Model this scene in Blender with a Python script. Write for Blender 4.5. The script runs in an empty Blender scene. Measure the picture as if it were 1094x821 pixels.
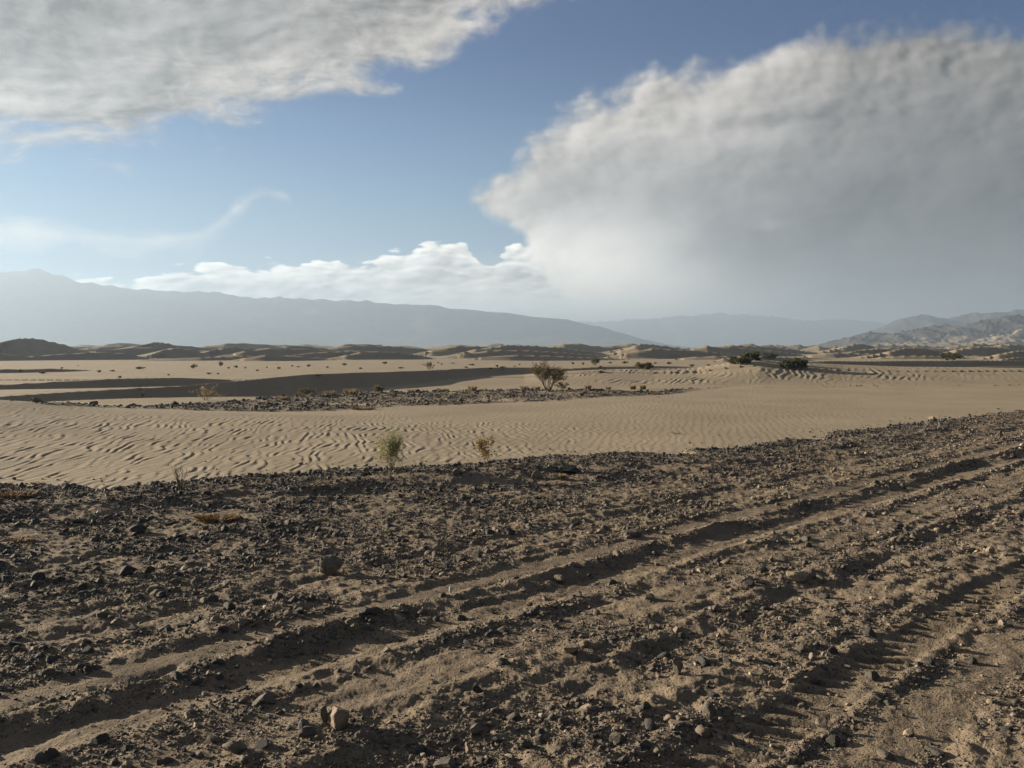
import bpy, bmesh, math, random, time
import numpy as np
from mathutils import Vector, Matrix

T0 = time.time()
rng = np.random.default_rng(7)
random.seed(7)
scene = bpy.context.scene
COL = scene.collection
R = math.radians

# ---------------------------------------------------------------- camera model
FPX, CX, CY, HOR = 910.0, 547.0, 410.5, 372.0
CAM_Z = 1.7
PITCH = math.atan((CY - HOR) / FPX)
EXPO = 2.08
BG = 0.05
SUN_AZ, SUN_EL = 66.0, 11.8            # degrees left of the view direction, above the horizon


def ray(px, py):
    dx, dy = (px - CX) / FPX, -(py - CY) / FPX
    return np.array([dx, math.cos(PITCH) + dy * math.sin(PITCH), -math.sin(PITCH) + dy * math.cos(PITCH)])


def at(px, py, z=0.0):
    d = ray(px, py)
    t = (z - CAM_Z) / d[2]
    return d[0] * t, d[1] * t


def atY(px, py, Y):
    d = ray(px, py)
    t = Y / d[1]
    return d[0] * t, Y, CAM_Z + d[2] * t


def azel(px, py):
    d = ray(px, py)
    return math.degrees(math.atan2(d[0], d[1])), math.degrees(math.atan2(d[2], math.hypot(d[0], d[1])))


# ---------------------------------------------------------------- numpy noise
_perm = rng.permutation(256)
_perm = np.concatenate([_perm, _perm]).astype(np.int32)
_ga = rng.uniform(0, 2 * np.pi, 256)
_gx, _gy = np.cos(_ga).astype(np.float32), np.sin(_ga).astype(np.float32)


def pn(x, y, seed=0):
    x = np.asarray(x, np.float64) + seed * 17.31
    y = np.asarray(y, np.float64) + seed * 9.77
    xf, yf = np.floor(x), np.floor(y)
    xi, yi = xf.astype(np.int64) & 255, yf.astype(np.int64) & 255
    fx, fy = (x - xf).astype(np.float32), (y - yf).astype(np.float32)
    u, v = fx * fx * fx * (fx * (fx * 6 - 15) + 10), fy * fy * fy * (fy * (fy * 6 - 15) + 10)
    x1, y1 = (xi + 1) & 255, (yi + 1) & 255

    def g(a, b, dx, dy):
        h = _perm[_perm[a] + b]
        return _gx[h] * dx + _gy[h] * dy
    a = g(xi, yi, fx, fy); b = g(x1, yi, fx - 1, fy)
    c = g(xi, y1, fx, fy - 1); d = g(x1, y1, fx - 1, fy - 1)
    ab = a + u * (b - a)
    return (ab + v * ((c + u * (d - c)) - ab)) * 1.5


def fbm(x, y, octv, seed=0, gain=0.5):
    s, a, f = 0.0, 1.0, 1.0
    for i in range(octv):
        s = s + a * pn(x * f, y * f, seed + i)
        a *= gain; f *= 2.03
    return s


def ridged(x, y, octv, seed=0):
    s, a, f, w = 0.0, 0.5, 1.0, 1.0
    for i in range(octv):
        n = 1 - np.abs(pn(x * f, y * f, seed + i))
        n = n * n
        s = s + a * n * w
        w = np.clip(n * 1.4, 0, 1)
        a *= 0.5; f *= 2.1
    return s


def sst(a, b, x):
    t = np.clip((x - a) / (b - a), 0, 1)
    return t * t * (3 - 2 * t)


# ---------------------------------------------------------------- terrain
RD = np.array([0.72, 0.694])           # direction of the wheel tracks
RD = RD / np.hypot(*RD)
RN = np.array([-RD[1], RD[0]])

edge_px = [(-260, 528), (-100, 524), (0, 521), (60, 524), (130, 525), (200, 521), (300, 511), (400, 505), (500, 498),
           (600, 491), (700, 488), (760, 485), (830, 476), (900, 466), (960, 458), (1010, 450), (1094, 442), (1200, 434)]
_e = np.array([at(*p) for p in edge_px])
EDGE_X = np.concatenate([[-40], _e[:, 0], [60]]); EDGE_Y = np.concatenate([[10.5], _e[:, 1], [50]])
_o = np.argsort(EDGE_X); EDGE_X, EDGE_Y = EDGE_X[_o], EDGE_Y[_o]

b_bot = np.array([at(*p) for p in [(60, 446), (130, 443.5), (250, 440.5), (350, 437), (450, 432.5), (560, 428), (640, 424),
                                   (700, 420.5), (760, 415), (900, 412.8), (1094, 411.5), (1200, 411)]])
b_top = np.array([at(*p) for p in [(60, 443), (120, 438), (200, 431), (300, 423), (400, 419), (500, 416.5), (600, 415.5),
                                   (700, 416.8), (760, 413.2), (900, 411.5), (1094, 410.3), (1200, 410)]])

PV = np.array([-8, 0.0, 0.8, 1.15, 1.3, 1.62, 1.72, 1.78, 2.02, 2.10, 2.45, 2.65, 2.85, 3.02, 3.2, 3.45, 3.66, 3.74, 3.84, 3.98,
               4.16, 4.26, 4.38, 4.47, 4.66, 4.80, 5.0, 5.15, 5.45, 5.62, 5.9, 6.3, 7.2, 8.0, 30])
PH = np.array([0, 0, .01, .01, -.012, -.014, .012, -.012, -.012, .018, .005, -.01, -.03, .04, .02, 0, -.02, -.015, .02, -.045,
               -.05, .00, .075, .02, .015, .045, .035, .01, -.006, .038, .03, .03, .05, .04, .04])


def seg_dist(x, y, P):
    """distance to a polyline, signed by side (+ = right of its direction), and interpolation position"""
    best = np.full(x.shape, 1e9); sg = np.zeros(x.shape); tt = np.zeros(x.shape)
    for i in range(len(P) - 1):
        ax, ay = P[i][:2]; bx, by = P[i + 1][:2]
        dx, dy = bx - ax, by - ay
        L2 = dx * dx + dy * dy + 1e-9
        t = np.clip(((x - ax) * dx + (y - ay) * dy) / L2, 0, 1)
        ex, ey = x - (ax + t * dx), y - (ay + t * dy)
        d = np.hypot(ex, ey)
        m = d < best
        best = np.where(m, d, best)
        sg = np.where(m, np.sign(ex * dy - ey * dx), sg)
        tt = np.where(m, i + t, tt)
    return best, sg, tt


RIDGES = []     # (polyline x,y,h ; windward length factor, lee slope)


def ridge_px(pts, lw=9.0, lee=0.6):
    P = [atY(*p) for p in pts]
    RIDGES.append((np.array(P), lw, lee))


# dune crests read off the photograph, given real distances (px, py, metres away)
ridge_px([(-120, 430, 24), (-40, 424, 26.5), (0, 421.5, 27.5), (100, 416.5, 29.5), (190, 411.5, 31), (250, 406, 31.8), (290, 402.5, 33),
          (350, 398.5, 36.5), (430, 395.5, 42), (520, 393.6, 50), (575, 393, 56), (600, 395, 60)], 10, .5)
ridge_px([(-160, 415, 33.5), (-60, 411.5, 35.5), (0, 409.5, 36.5), (60, 406.5, 37.2), (110, 404.2, 38), (190, 402.2, 40.5), (240, 403.8, 43), (262, 407.5, 44.5)], 14, .5)
ridge_px([(-80, 396, 56), (0, 394.8, 58), (60, 394.4, 60), (90, 395.6, 62), (100, 398, 64)], 12, .5)
ridge_px([(600, 394.5, 57), (640, 391.8, 58), (690, 391.2, 60), (735, 391.8, 63), (765, 395, 66)], 12, .5)
ridge_px([(835, 387.0, 66), (880, 385.6, 68), (940, 385.2, 71), (1020, 385.0, 75), (1094, 386, 79), (1180, 387, 82)], 10, .5)
ridge_px([(940, 396.5, 47), (1000, 392.5, 49), (1060, 391.2, 52), (1120, 391, 55), (1220, 391.5, 58)], 12, .35)
# the far field, first the ones with a shape of their own
ridge_px([(-90, 378, 120), (-30, 372, 118), (0, 376.5, 119), (30, 380.5, 120), (70, 377, 124), (102, 375, 127), (132, 376.8, 130), (165, 382.5, 132)], 7, .6)
ridge_px([(10, 364, 160), (18, 362.3, 163), (40, 363.2, 168), (66, 368, 172), (88, 374, 174)], 7, .6)
ridge_px([(158, 367, 181), (166, 365.4, 184), (182, 367, 188), (205, 370.5, 191), (240, 373, 194), (262, 377, 196)], 7, .6)
ridge_px([(184, 372.2, 143), (192, 371.4, 145), (206, 374, 147), (226, 379, 148)], 6, .6)
ridge_px([(150, 384, 114), (215, 381.5, 117), (262, 379.6, 122), (300, 382, 126), (330, 386, 128)], 6, .6)
ridge_px([(238, 372, 152), (248, 371.0, 154), (300, 373, 160), (350, 374.2, 165), (380, 378, 168)], 7, .6)
ridge_px([(300, 380, 130), (340, 376, 135), (390, 374.8, 140), (430, 379, 143), (446, 383, 144)], 7, .6)
_r2 = random.Random(11)
for (Y0, n, hb) in ((112, 7, .95), (126, 10, 1.3), (144, 11, 1.7), (170, 12, 2.1), (202, 13, 2.5), (245, 14, 2.9), (300, 15, 3.3), (380, 16, 3.8), (500, 18, 4.2), (640, 20, 4.4)):
    for k in range(n):
        Y = Y0 * _r2.uniform(.93, 1.07)
        px = -320 + (k + _r2.uniform(.1, .9)) * 1740 / n
        if Y < 150 and px < 300:
            continue
        if Y < 200 and px < 200:
            continue
        x0 = (px - CX) / FPX * Y
        L = _r2.uniform(.08, .22) * Y * 1.1
        ang = R(_r2.uniform(12, 42))
        h = hb * _r2.uniform(.45, 1.25)
        P = []
        for j in range(7):
            t = j / 6 - .5
            bow = (0.25 - t * t) * L * .28
            cxx = x0 + math.cos(ang) * L * t - math.sin(ang) * bow * -1
            cyy = Y + math.sin(ang) * L * t - math.cos(ang) * bow
            s_ = t + .5
            P.append((cxx, cyy, max(0.02, h * min(1, .55 + 2.2 * s_) * (1 - s_ ** 1.6) * _r2.uniform(.97, 1.03))))
        RIDGES.append((np.array(P), _r2.uniform(4.5, 7), .6))


def ripples(x, y, lam, kx, ky, warp, seed):
    q = (x * kx + y * ky) / lam + warp * fbm(x / (lam * 4.5), y / (lam * 9), 2, seed) + .2 * pn(x / (lam * 1.4), y / (lam * 2.4), seed + 5)
    s = q - np.floor(q)
    h = np.where(s < .72, s / .72, (1 - s) / .28)
    return h * h * (3 - 2 * h) - .5


def terrain(x, y):
    """height, gravel amount, sand-strip code"""
    x = np.asarray(x, float); y = np.asarray(y, float)
    h = np.zeros(x.shape); g = np.zeros(x.shape); zone = np.full(x.shape, 3)
    r = np.hypot(x, y)
    # ---------------- far undulation
    h += .10 * fbm(x / 40, y / 40, 3, 3) * sst(35, 90, r)
    # ---------------- dunes
    m = (r > 22) & (r < 900) & (y > 5)
    if m.any():
        xs, ys = x[m], y[m]
        hd = np.zeros(xs.shape)
        wob = fbm(xs / 9, ys / 9, 3, 40)
        for P, lw, lee in RIDGES:
            hm = P[:, 2].max(); pad = hm * lw + 4
            bb = (xs > P[:, 0].min() - pad) & (xs < P[:, 0].max() + pad) & (ys > P[:, 1].min() - pad) & (ys < P[:, 1].max() + pad)
            if not bb.any():
                continue
            X, Yy = xs[bb], ys[bb]
            wx = .25 * hm * pn(X / (4 + hm), Yy / (4 + hm), 61)
            d, sg, t = seg_dist(X + wx, Yy - wx, P)
            hc = np.interp(t, np.arange(len(P)), np.maximum(P[:, 2], 0.0))
            soft = .12 * hc
            wind = hc * np.clip(1 - d / np.maximum(hc * lw, .05), 0, 1) ** 1.6
            lee_h = np.maximum(hc - lee * d, 0)
            lee_h = lee_h + .03 * hc * np.exp(-d / (hc + .05))
            prof = np.where(sg > 0, lee_h, wind)
            hd[bb] = np.maximum(hd[bb], prof)
        hd = hd * (1 + .06 * wob)
        h[m] += hd
    # right-hand rippled mound
    m = (x > -8) & (x < 90) & (y > 34) & (y < 90)
    if m.any():
        xs, ys = x[m], y[m]
        pxx = CX + FPX * xs / ys
        top = np.interp(pxx, [560, 600, 650, 700, 745, 780, 812, 850, 900, 960, 1094, 1300], [.15, .35, .46, .48, .55, .85, 1.02, .84, .72, .6, .55, .4])
        crest = np.interp(pxx, [560, 700, 800, 900, 1094], [47, 49, 49, 50, 48])
        a = sst(0, 1, np.clip((ys - 38.5) / (crest - 38.5), 0, 1))
        b = 1 - sst(crest + .5, crest + 14, ys)
        h[m] = np.maximum(h[m], top * a * b)
    # ---------------- near sand
    yb = np.interp(x, EDGE_X, EDGE_Y)
    nearz = (y > 0) & (y < 60)
    # low dune on the left
    mound = .50 * np.exp(-((x + 15.5) / 5.5) ** 2) * np.exp(-((y - 21) / np.where(y < 21, 6.5, 2.6)) ** 2)
    mound += .10 * np.exp(-((x + 7) / 6.) ** 2) * np.exp(-((y - 20.5) / np.where(y < 21, 5, 2.)) ** 2)
    h += np.where(nearz, mound, 0)
    m = nearz & (y > yb - 2) & (y < 46)
    if m.any():
        xs, ys = x[m], y[m]
        s = .03 * fbm(xs / 6, ys / 5, 2, 12)
        amp = (.11 + .89 * sst(4, -6, xs - .18 * (ys - 12)))
        amp *= sst(.0, .9, ys - np.interp(xs, EDGE_X, EDGE_Y)) * .75 + .25
        amp *= 1 - .85 * sst(16.5 + .15 * (xs + 10), 22, ys)
        amp *= np.clip(.55 + .5 * fbm(xs / 2.2, ys / 3.4, 2, 22) + 1.5 * pn(xs / .30, ys / .55, 25), .0, 1.7)
        s += .011 * amp * ripples(xs, ys, .165, .985, .17, 1.0, 30)
        s += .0022 * sst(0, .6, ys - np.interp(xs, EDGE_X, EDGE_Y)) * ripples(xs, ys, .17, .97, -.2, .7, 33)
        h[m] += s - .05
    # ripples on right mound and mid sand
    m = (x > -6) & (x < 40) & (y > 36) & (y < 60)
    if m.any():
        xs, ys = x[m], y[m]
        pxx = CX + FPX * xs / ys
        a = sst(39.5, 42, ys) * (1 - sst(50, 56, ys)) * sst(500, 660, pxx) * (1 - .75 * sst(930, 1020, pxx))
        a *= np.clip(.6 + 1.2 * fbm(xs / 4, ys / 4, 3, 72), .05, 1.4)
        h[m] += .029 * a * np.clip(.7 + pn(xs / .7, ys / 1.5, 78), 0, 1.4) * ripples(xs, ys, .37, .92, -.38, 1.0, 74)
    # ---------------- second gravel strip
    m = (y > 18) & (y < 46) & (np.abs(x) < 40)
    if m.any():
        xs, ys = x[m], y[m]
        wn = .9 * fbm(xs / 2.5, ys / 2.5, 3, 51)
        lo = np.interp(xs, b_bot[:, 0], b_bot[:, 1]) + wn * .6
        hi = np.interp(xs, b_top[:, 0], b_top[:, 1]) + wn * .25
        gg = np.minimum(sst(-.15, .5, ys - lo), sst(-.1, .5, hi - ys)) * sst(-13.5, -11, xs) * (1 - .8 * sst(5, 10, xs))
        gg = gg * np.clip(.75 + .8 * fbm(xs / 1.3, ys / 2, 2, 55), 0, 1)
        g[m] = gg
        h[m] += gg * (.05 + .035 * fbm(xs / .5, ys / .5, 2, 57))
    # ---------------- foreground gravel
    m = (y < yb + 2.5) & (y < 60) & (r < 80)
    if m.any():
        xs, ys = x[m], y[m]
        yy = np.interp(xs, EDGE_X, EDGE_Y)
        e = yy - ys + .5 * fbm(xs / 1.1, ys / 1.1, 3, 80)
        gm = sst(-.12, .22, e)
        u = xs * RD[0] + ys * RD[1]; v = xs * RN[0] + ys * RN[1]
        vv = v + .09 * pn(u / 2.3, v / 3, 81) + .04 * pn(u / .6, v / .8, 82) + .03 * fbm(u / .16, v / .16, 2, 87)
        p = np.interp(vv, PV, PH)
        p = .5 * p * np.clip(.9 + 1.0 * pn(u / 1.5, v / .55, 83) + .3 * pn(u / .5, v / .3, 85), .0, 1.9)
        flat = np.maximum(sst(.16, .05, np.abs(v - 4.58)), sst(.2, .1, np.abs(v - 1.46)) * .8)
        flat = np.maximum(flat, .7 * sst(.2, .1, np.abs(v - 4.0)))
        flat = np.maximum(flat, .6 * sst(.25, .12, np.abs(v - 3.45)))
        flat = np.maximum(flat, .8 * sst(.2, .12, np.abs(v - 1.88)))
        rough = (1 - .75 * flat)
        p += rough * (.017 * fbm(xs / 1.5, ys / 1.5, 2, 84) + .0115 * fbm(xs / .36, ys / .36, 2, 86) + .0125 * fbm(xs / .12, ys / .12, 2, 89) + .0065 * np.abs(fbm(xs / .045, ys / .045, 2, 98)))
        # long scrapes along the road
        p += .014 * rough * pn(u / .9, v / .13, 92) * sst(7.5, 4, v)
        # tyre tread: blocks across the narrow track
        tw = sst(.15, .11, np.abs(v - 1.88))
        tr = ((u + .5 * (v - 1.88) + .05 * pn(u / .35, v / .4, 97)) / .14)
        tr = tr - np.floor(tr)
        tread = sst(.0, .12, tr) * sst(.62, .5, tr)
        p -= tw * .036 * tread * np.clip(.8 + 1.1 * fbm(u / .9, v / .3, 2, 93), .1, 1)
        tr2 = ((u - .3 * v) / .16); tr2 = tr2 - np.floor(tr2)
        p -= sst(.4, .2, np.abs(v - 2.35)) * .014 * sst(.1, .3, tr2) * sst(.9, .5, tr2) * np.clip(.3 + pn(u / .7, v / .4, 95), 0, 1)
        # lip towards the sand
        p += .07 * sst(1.6, .3, np.abs(e - .7))
        gs = gm
        h[m] = h[m] * (1 - gs) + p * gs
        g[m] = np.maximum(g[m], gm * (1 - .0 * flat))
        zz = np.where(e > 0, 0, 3)
        zone[m] = zz
    zone = np.where((zone == 3) & (y > 0) & (y < np.interp(x, b_bot[:, 0], b_bot[:, 1])) & (r < 60), 1, zone)
    inb = (y > np.interp(x, b_bot[:, 0], b_bot[:, 1])) & (y < np.interp(x, b_top[:, 0], b_top[:, 1])) & (x > -12) & (x < 8)
    zone = np.where(inb, 2, zone)
    # behind the viewer the gravel simply goes on
    return h, g, zone


def mesh_np(name, verts, faces, mats, smooth=True, attrs=None, parent=None, mat_idx=None):
    me = bpy.data.meshes.new(name)
    nv, nf, k = len(verts), len(faces), faces.shape[1]
    me.vertices.add(nv); me.vertices.foreach_set('co', np.asarray(verts, np.float32).ravel())
    me.loops.add(nf * k); me.loops.foreach_set('vertex_index', np.asarray(faces, np.int32).ravel())
    me.polygons.add(nf)
    me.polygons.foreach_set('loop_start', np.arange(0, nf * k, k, dtype=np.int32))
    if mat_idx is not None:
        me.polygons.foreach_set('material_index', np.asarray(mat_idx, np.int32))
    me.polygons.foreach_set('use_smooth', np.full(nf, smooth))
    for an, av in (attrs or {}).items():
        a = me.attributes.new(an, 'FLOAT', 'POINT'); a.data.foreach_set('value', np.asarray(av, np.float32))
    me.update(calc_edges=True)
    for mm in (mats if isinstance(mats, (list, tuple)) else [mats]):
        me.materials.append(mm)
    o = bpy.data.objects.new(name, me)
    COL.objects.link(o)
    if parent is not None:
        o.parent = parent
    return o


def tag(o, label=None, cat=None, group=None, kind=None):
    if label: o['label'] = label
    if cat: o['category'] = cat
    if group: o['group'] = group
    if kind: o['kind'] = kind
    return o


def empty(name, loc):
    o = bpy.data.objects.new(name, None); COL.objects.link(o)
    o.location = loc; o.empty_display_size = .1
    return o


# ---------------------------------------------------------------- materials
class G:
    """tiny helper for writing node graphs as expressions"""
    def __init__(s, nt): s.nt = nt
    def node(s, t, **kw):
        n = s.nt.nodes.new(t)
        for k, v in kw.items(): setattr(n, k, v)
        return n
    def put(s, sock, v):
        if isinstance(v, bpy.types.NodeSocket): s.nt.links.new(v, sock)
        else: sock.default_value = v
    def m(s, op, a, b=None, c=None, clamp=False):
        n = s.node('ShaderNodeMath', operation=op, use_clamp=clamp)
        s.put(n.inputs[0], a)
        if b is not None: s.put(n.inputs[1], b)
        if c is not None: s.put(n.inputs[2], c)
        return n.outputs[0]
    def add(s, a, b): return s.m('ADD', a, b)
    def sub(s, a, b): return s.m('SUBTRACT', a, b)
    def mul(s, a, b): return s.m('MULTIPLY', a, b)
    def mx(s, a, b): return s.m('MAXIMUM', a, b)
    def mn(s, a, b): return s.m('MINIMUM', a, b)
    def ss(s, a, b, x):
        n = s.node('ShaderNodeMapRange', interpolation_type='SMOOTHSTEP')
        s.put(n.inputs[0], x); n.inputs[1].default_value = a; n.inputs[2].default_value = b
        return n.outputs[0]
    def lin(s, a, b, x, c=0., d=1.):
        n = s.node('ShaderNodeMapRange')
        s.put(n.inputs[0], x); n.inputs[1].default_value = a; n.inputs[2].default_value = b
        n.inputs[3].default_value = c; n.inputs[4].default_value = d
        return n.outputs[0]
    def mix(s, f, a, b):
        n = s.node('ShaderNodeMix', data_type='RGBA')
        s.put(n.inputs[0], f); s.put(n.inputs[6], a); s.put(n.inputs[7], b)
        return n.outputs[2]
    def fmix(s, f, a, b): return s.add(s.mul(s.sub(1., f), a), s.mul(f, b))
    def vec(s, x, y, z=0.):
        n = s.node('ShaderNodeCombineXYZ')
        for i, v in enumerate((x, y, z)): s.put(n.inputs[i], v)
        return n.outputs[0]
    def noise(s, v, scale, detail=6., rough=.55, dist=0., out=0):
        n = s.node('ShaderNodeTexNoise')
        s.put(n.inputs['Vector'], v); n.inputs['Scale'].default_value = scale
        n.inputs['Detail'].default_value = detail; n.inputs['Roughness'].default_value = rough
        n.inputs['Distortion'].default_value = dist
        return n.outputs[out]
    def curve(s, x, pts):
        n = s.node('ShaderNodeFloatCurve')
        c = n.mapping.curves[0]
        pts = sorted(pts)
        c.points[0].location = pts[0]; c.points[1].location = pts[-1]
        for p in pts[1:-1]: c.points.new(*p)
        for p in c.points: p.handle_type = 'AUTO_CLAMPED'
        n.mapping.update()
        s.put(n.inputs['Value'], x)
        return n.outputs[0]


def c4(r, g=None, b=None):
    return (r, r, r, 1) if g is None else (r, g, b, 1)


def new_mat(name, rough=.95, spec=.15):
    m = bpy.data.materials.new(name); m.use_nodes = True
    g = G(m.node_tree)
    b = m.node_tree.nodes['Principled BSDF']
    b.inputs['Roughness'].default_value = rough
    b.inputs['Specular IOR Level'].default_value = spec
    return m, g, b


def attr(g, name):
    return g.node('ShaderNodeAttribute', attribute_name=name).outputs['Fac']


def bump(g, b, h, dist, strength=1.):
    n = g.node('ShaderNodeBump')
    n.inputs['Strength'].default_value = strength; n.inputs['Distance'].default_value = dist
    g.put(n.inputs['Height'], h)
    g.put(b.inputs['Normal'], n.outputs[0])


def ground_material():
    m, g, b = new_mat('desert_ground', .95, .1)
    P = g.node('ShaderNodeTexCoord').outputs['Object']
    gr = attr(g, 'gravel')
    n1 = g.noise(P, .35, 5.); n2 = g.noise(P, 3.5, 6., .65); n3 = g.noise(P, 28., 5., .7)
    sand = g.mix(g.ss(.3, .7, n1), c4(.262, .213, .15), c4(.305, .25, .178))
    sand = g.mix(g.mul(g.ss(.45, .75, n2), .35), sand, c4(.225, .183, .13))
    soil = g.mix(g.ss(.35, .7, n2), c4(.148, .117, .085), c4(.226, .176, .123))
    soil = g.mix(g.mul(g.ss(.5, .7, n3), .6), soil, c4(.105, .09, .073))
    vor = g.node('ShaderNodeTexVoronoi'); g.put(vor.inputs['Vector'], P); vor.inputs['Scale'].default_value = 55.
    peb = g.ss(.42, .2, vor.outputs['Distance'])
    wh = g.node('ShaderNodeSeparateColor'); g.put(wh.inputs[0], vor.outputs['Color'])
    pebm = g.mul(peb, g.ss(.45, .55, wh.outputs[0]))
    pc = g.mix(wh.outputs[1], c4(.07, .064, .058), c4(.19, .153, .112))
    soil = g.mix(g.mul(pebm, .8), soil, pc)
    # orange dust patches among the stones
    oc = g.noise(P, 1.1, 4., .6)
    soil = g.mix(g.mul(g.ss(.62, .74, oc), .55), soil, c4(.29, .205, .12))
    col = g.mix(g.ss(.2, .8, g.add(gr, g.mul(g.sub(n3, .5), .9))), sand, soil)
    g.put(b.inputs['Base Color'], col)
    hgt = g.add(g.mul(g.mul(pebm, gr), .9), g.add(g.mul(n3, g.fmix(gr, .35, 1.2)), g.mul(g.noise(P, 120., 3., .6), g.fmix(gr, .12, .5))))
    bump(g, b, hgt, .012, .9)
    return m


def stone_material(name, use_attr):
    m, g, b = new_mat(name, .8, .25)
    P = g.node('ShaderNodeTexCoord').outputs['Object']
    if use_attr: t = attr(g, 'tint')
    else: t = g.m('POWER', g.node('ShaderNodeObjectInfo').outputs['Random'], 1.6)
    rmp = g.node('ShaderNodeValToRGB'); g.put(rmp.inputs[0], t)
    cr = rmp.color_ramp; cr.interpolation = 'LINEAR'
    st = [(0, (.042, .040, .040)), (.3, (.064, .058, .053)), (.55, (.115, .094, .073)), (.78, (.175, .139, .1)), (.93, (.22, .17, .12)), (1., (.34, .28, .21))]
    cr.elements[0].position, cr.elements[0].color = st[0][0], c4(*st[0][1])
    cr.elements[1].position, cr.elements[1].color = st[-1][0], c4(*st[-1][1])
    for p, c in st[1:-1]:
        e = cr.elements.new(p); e.color = c4(*c)
    n = g.noise(P, 38., 5., .65)
    col = g.mix(g.mul(g.ss(.45, .75, n), .45), rmp.outputs[0], c4(.18, .145, .104))
    g.put(b.inputs['Base Color'], col)
    bump(g, b, g.noise(P, 60., 6., .7), .006, .7)
    return m


def pale_rock_material(name, ca, cb):
    m, g, b = new_mat(name, .85, .2)
    P = g.node('ShaderNodeTexCoord').outputs['Object']
    n = g.noise(P, 22., 6., .65)
    g.put(b.inputs['Base Color'], g.mix(g.ss(.35, .68, n), c4(*ca), c4(*cb)))
    bump(g, b, g.noise(P, 45., 7., .7), .010, .8)
    return m


def plant_material(name, ca, cb, scale=30., trans=.4):
    m, g, b = new_mat(name, .7, .2)
    P = g.node('ShaderNodeTexCoord').outputs['Object']
    t = attr(g, 'tint')
    col = g.mix(t, c4(*ca), c4(*cb))
    g.put(b.inputs['Base Color'], col)
    if trans:
        tr = g.node('ShaderNodeBsdfTranslucent'); g.put(tr.inputs[0], col)
        ms = g.node('ShaderNodeMixShader'); ms.inputs[0].default_value = trans
        g.nt.links.new(b.outputs[0], ms.inputs[1]); g.nt.links.new(tr.outputs[0], ms.inputs[2])
        g.nt.links.new(ms.outputs[0], g.nt.nodes['Material Output'].inputs['Surface'])
    return m


M_GROUND = ground_material()
M_STONE = stone_material('dark_stone', False)
M_GRAVEL = stone_material('gravel_stone', True)
M_ROCK_TAN = pale_rock_material('tan_rock', (.25, .195, .135), (.16, .13, .098))
M_ROCK_BROWN = pale_rock_material('brown_rock', (.15, .124, .095), (.085, .073, .062))
M_ROCK_DARK = pale_rock_material('black_rock', (.035, .034, .034), (.07, .062, .056))
M_ROCK_WHITE = pale_rock_material('whitish_rock', (.62, .58, .52), (.45, .41, .36))
M_LEAF_GREEN = plant_material('grey_green_leaf', (.15, .15, .072), (.29, .275, .145))
M_LEAF_DARK = plant_material('dark_green_leaf', (.045, .055, .025), (.10, .10, .045))
M_LEAF_BROWN = plant_material('brown_green_leaf', (.07, .058, .028), (.155, .12, .058))
M_LEAF_RUST = plant_material('rust_dry_leaf', (.19, .145, .068), (.31, .235, .12))
M_STRAW = plant_material('straw', (.26, .18, .08), (.42, .31, .15))
M_ORANGE = plant_material('orange_straw', (.22, .13, .055), (.32, .21, .10))
M_TWIG = plant_material('grey_brown_twig', (.085, .066, .048), (.15, .12, .085))
M_BLEACH = plant_material('bleached_wood', (.42, .29, .17), (.55, .42, .27))

# ---------------------------------------------------------------- ground sheet: a polar grid, fine where the photograph looks
az = np.concatenate([np.linspace(-180, -64, 40)[:-1], np.linspace(-64, -48, 120)[:-1], np.linspace(-48, -36, 150)[:-1], np.linspace(-36, 36, 1290)[:-1],
                     np.linspace(36, 48, 150)[:-1], np.linspace(48, 64, 120)[:-1], np.linspace(64, 180, 40)])
rr = [0.25]
while rr[-1] < 7000:
    r0 = rr[-1]
    k = .16 if r0 < 2.4 else (.0030 if r0 < 24 else (.0042 if r0 < 70 else (.0062 if r0 < 330 else (.014 if r0 < 750 else .05))))
    if 2.0 < r0 < 2.4: k = .02
    rr.append(r0 * (1 + k))
rr = np.array(rr)
A, RR = np.meshgrid(np.radians(az), rr)
GX, GY = np.sin(A) * RR, np.cos(A) * RR
GH, GG, GZ = terrain(GX, GY)
# behind the viewer: plain gravel ground
nr, na = GX.shape
verts = np.stack([GX, GY, GH], -1).reshape(-1, 3)
idx = np.arange(nr * na).reshape(nr, na)
q = np.stack([idx[:-1, :-1], idx[1:, :-1], idx[1:, 1:], idx[:-1, 1:]], -1).reshape(-1, 4)[:, ::-1]
fz = GZ.reshape(-1)[q[:, 0]]
gf = GG.reshape(-1)
for code, nm in ((0, 'gravel_ground'), (1, 'sand_flat'), (2, 'stony_ground'), (3, 'dune_field')):
    f = q[fz == code]
    if code == 0:      # close the small hole under the viewer
        pass
    u, inv = np.unique(f, return_inverse=True)
    o = mesh_np(nm, verts[u], inv.reshape(f.shape), M_GROUND, True, {'gravel': gf[u]})
    tag(o, kind='structure')
ring = idx[0, :-1]
hole = bpy.data.meshes.new('ground_underfoot')
hv = [tuple(verts[i]) for i in ring]
hole.from_pydata(hv, [], [list(range(len(hv)))])
hole.materials.append(M_GROUND)
ho = bpy.data.objects.new('ground_underfoot', hole); COL.objects.link(ho); tag(ho, kind='structure')
print('terrain', nr, na, round(time.time() - T0, 1))


# ---------------------------------------------------------------- stones
def ico(sub):
    bm = bmesh.new(); bmesh.ops.create_icosphere(bm, subdivisions=sub, radius=1.0)
    bm.verts.ensure_lookup_table()
    v = np.array([p.co[:] for p in bm.verts]); f = np.array([[q.index for q in p.verts] for p in bm.faces])
    bm.free()
    return v / np.linalg.norm(v, axis=1)[:, None], f


ICO = {s: ico(s) for s in (1, 2, 3, 4)}


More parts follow.
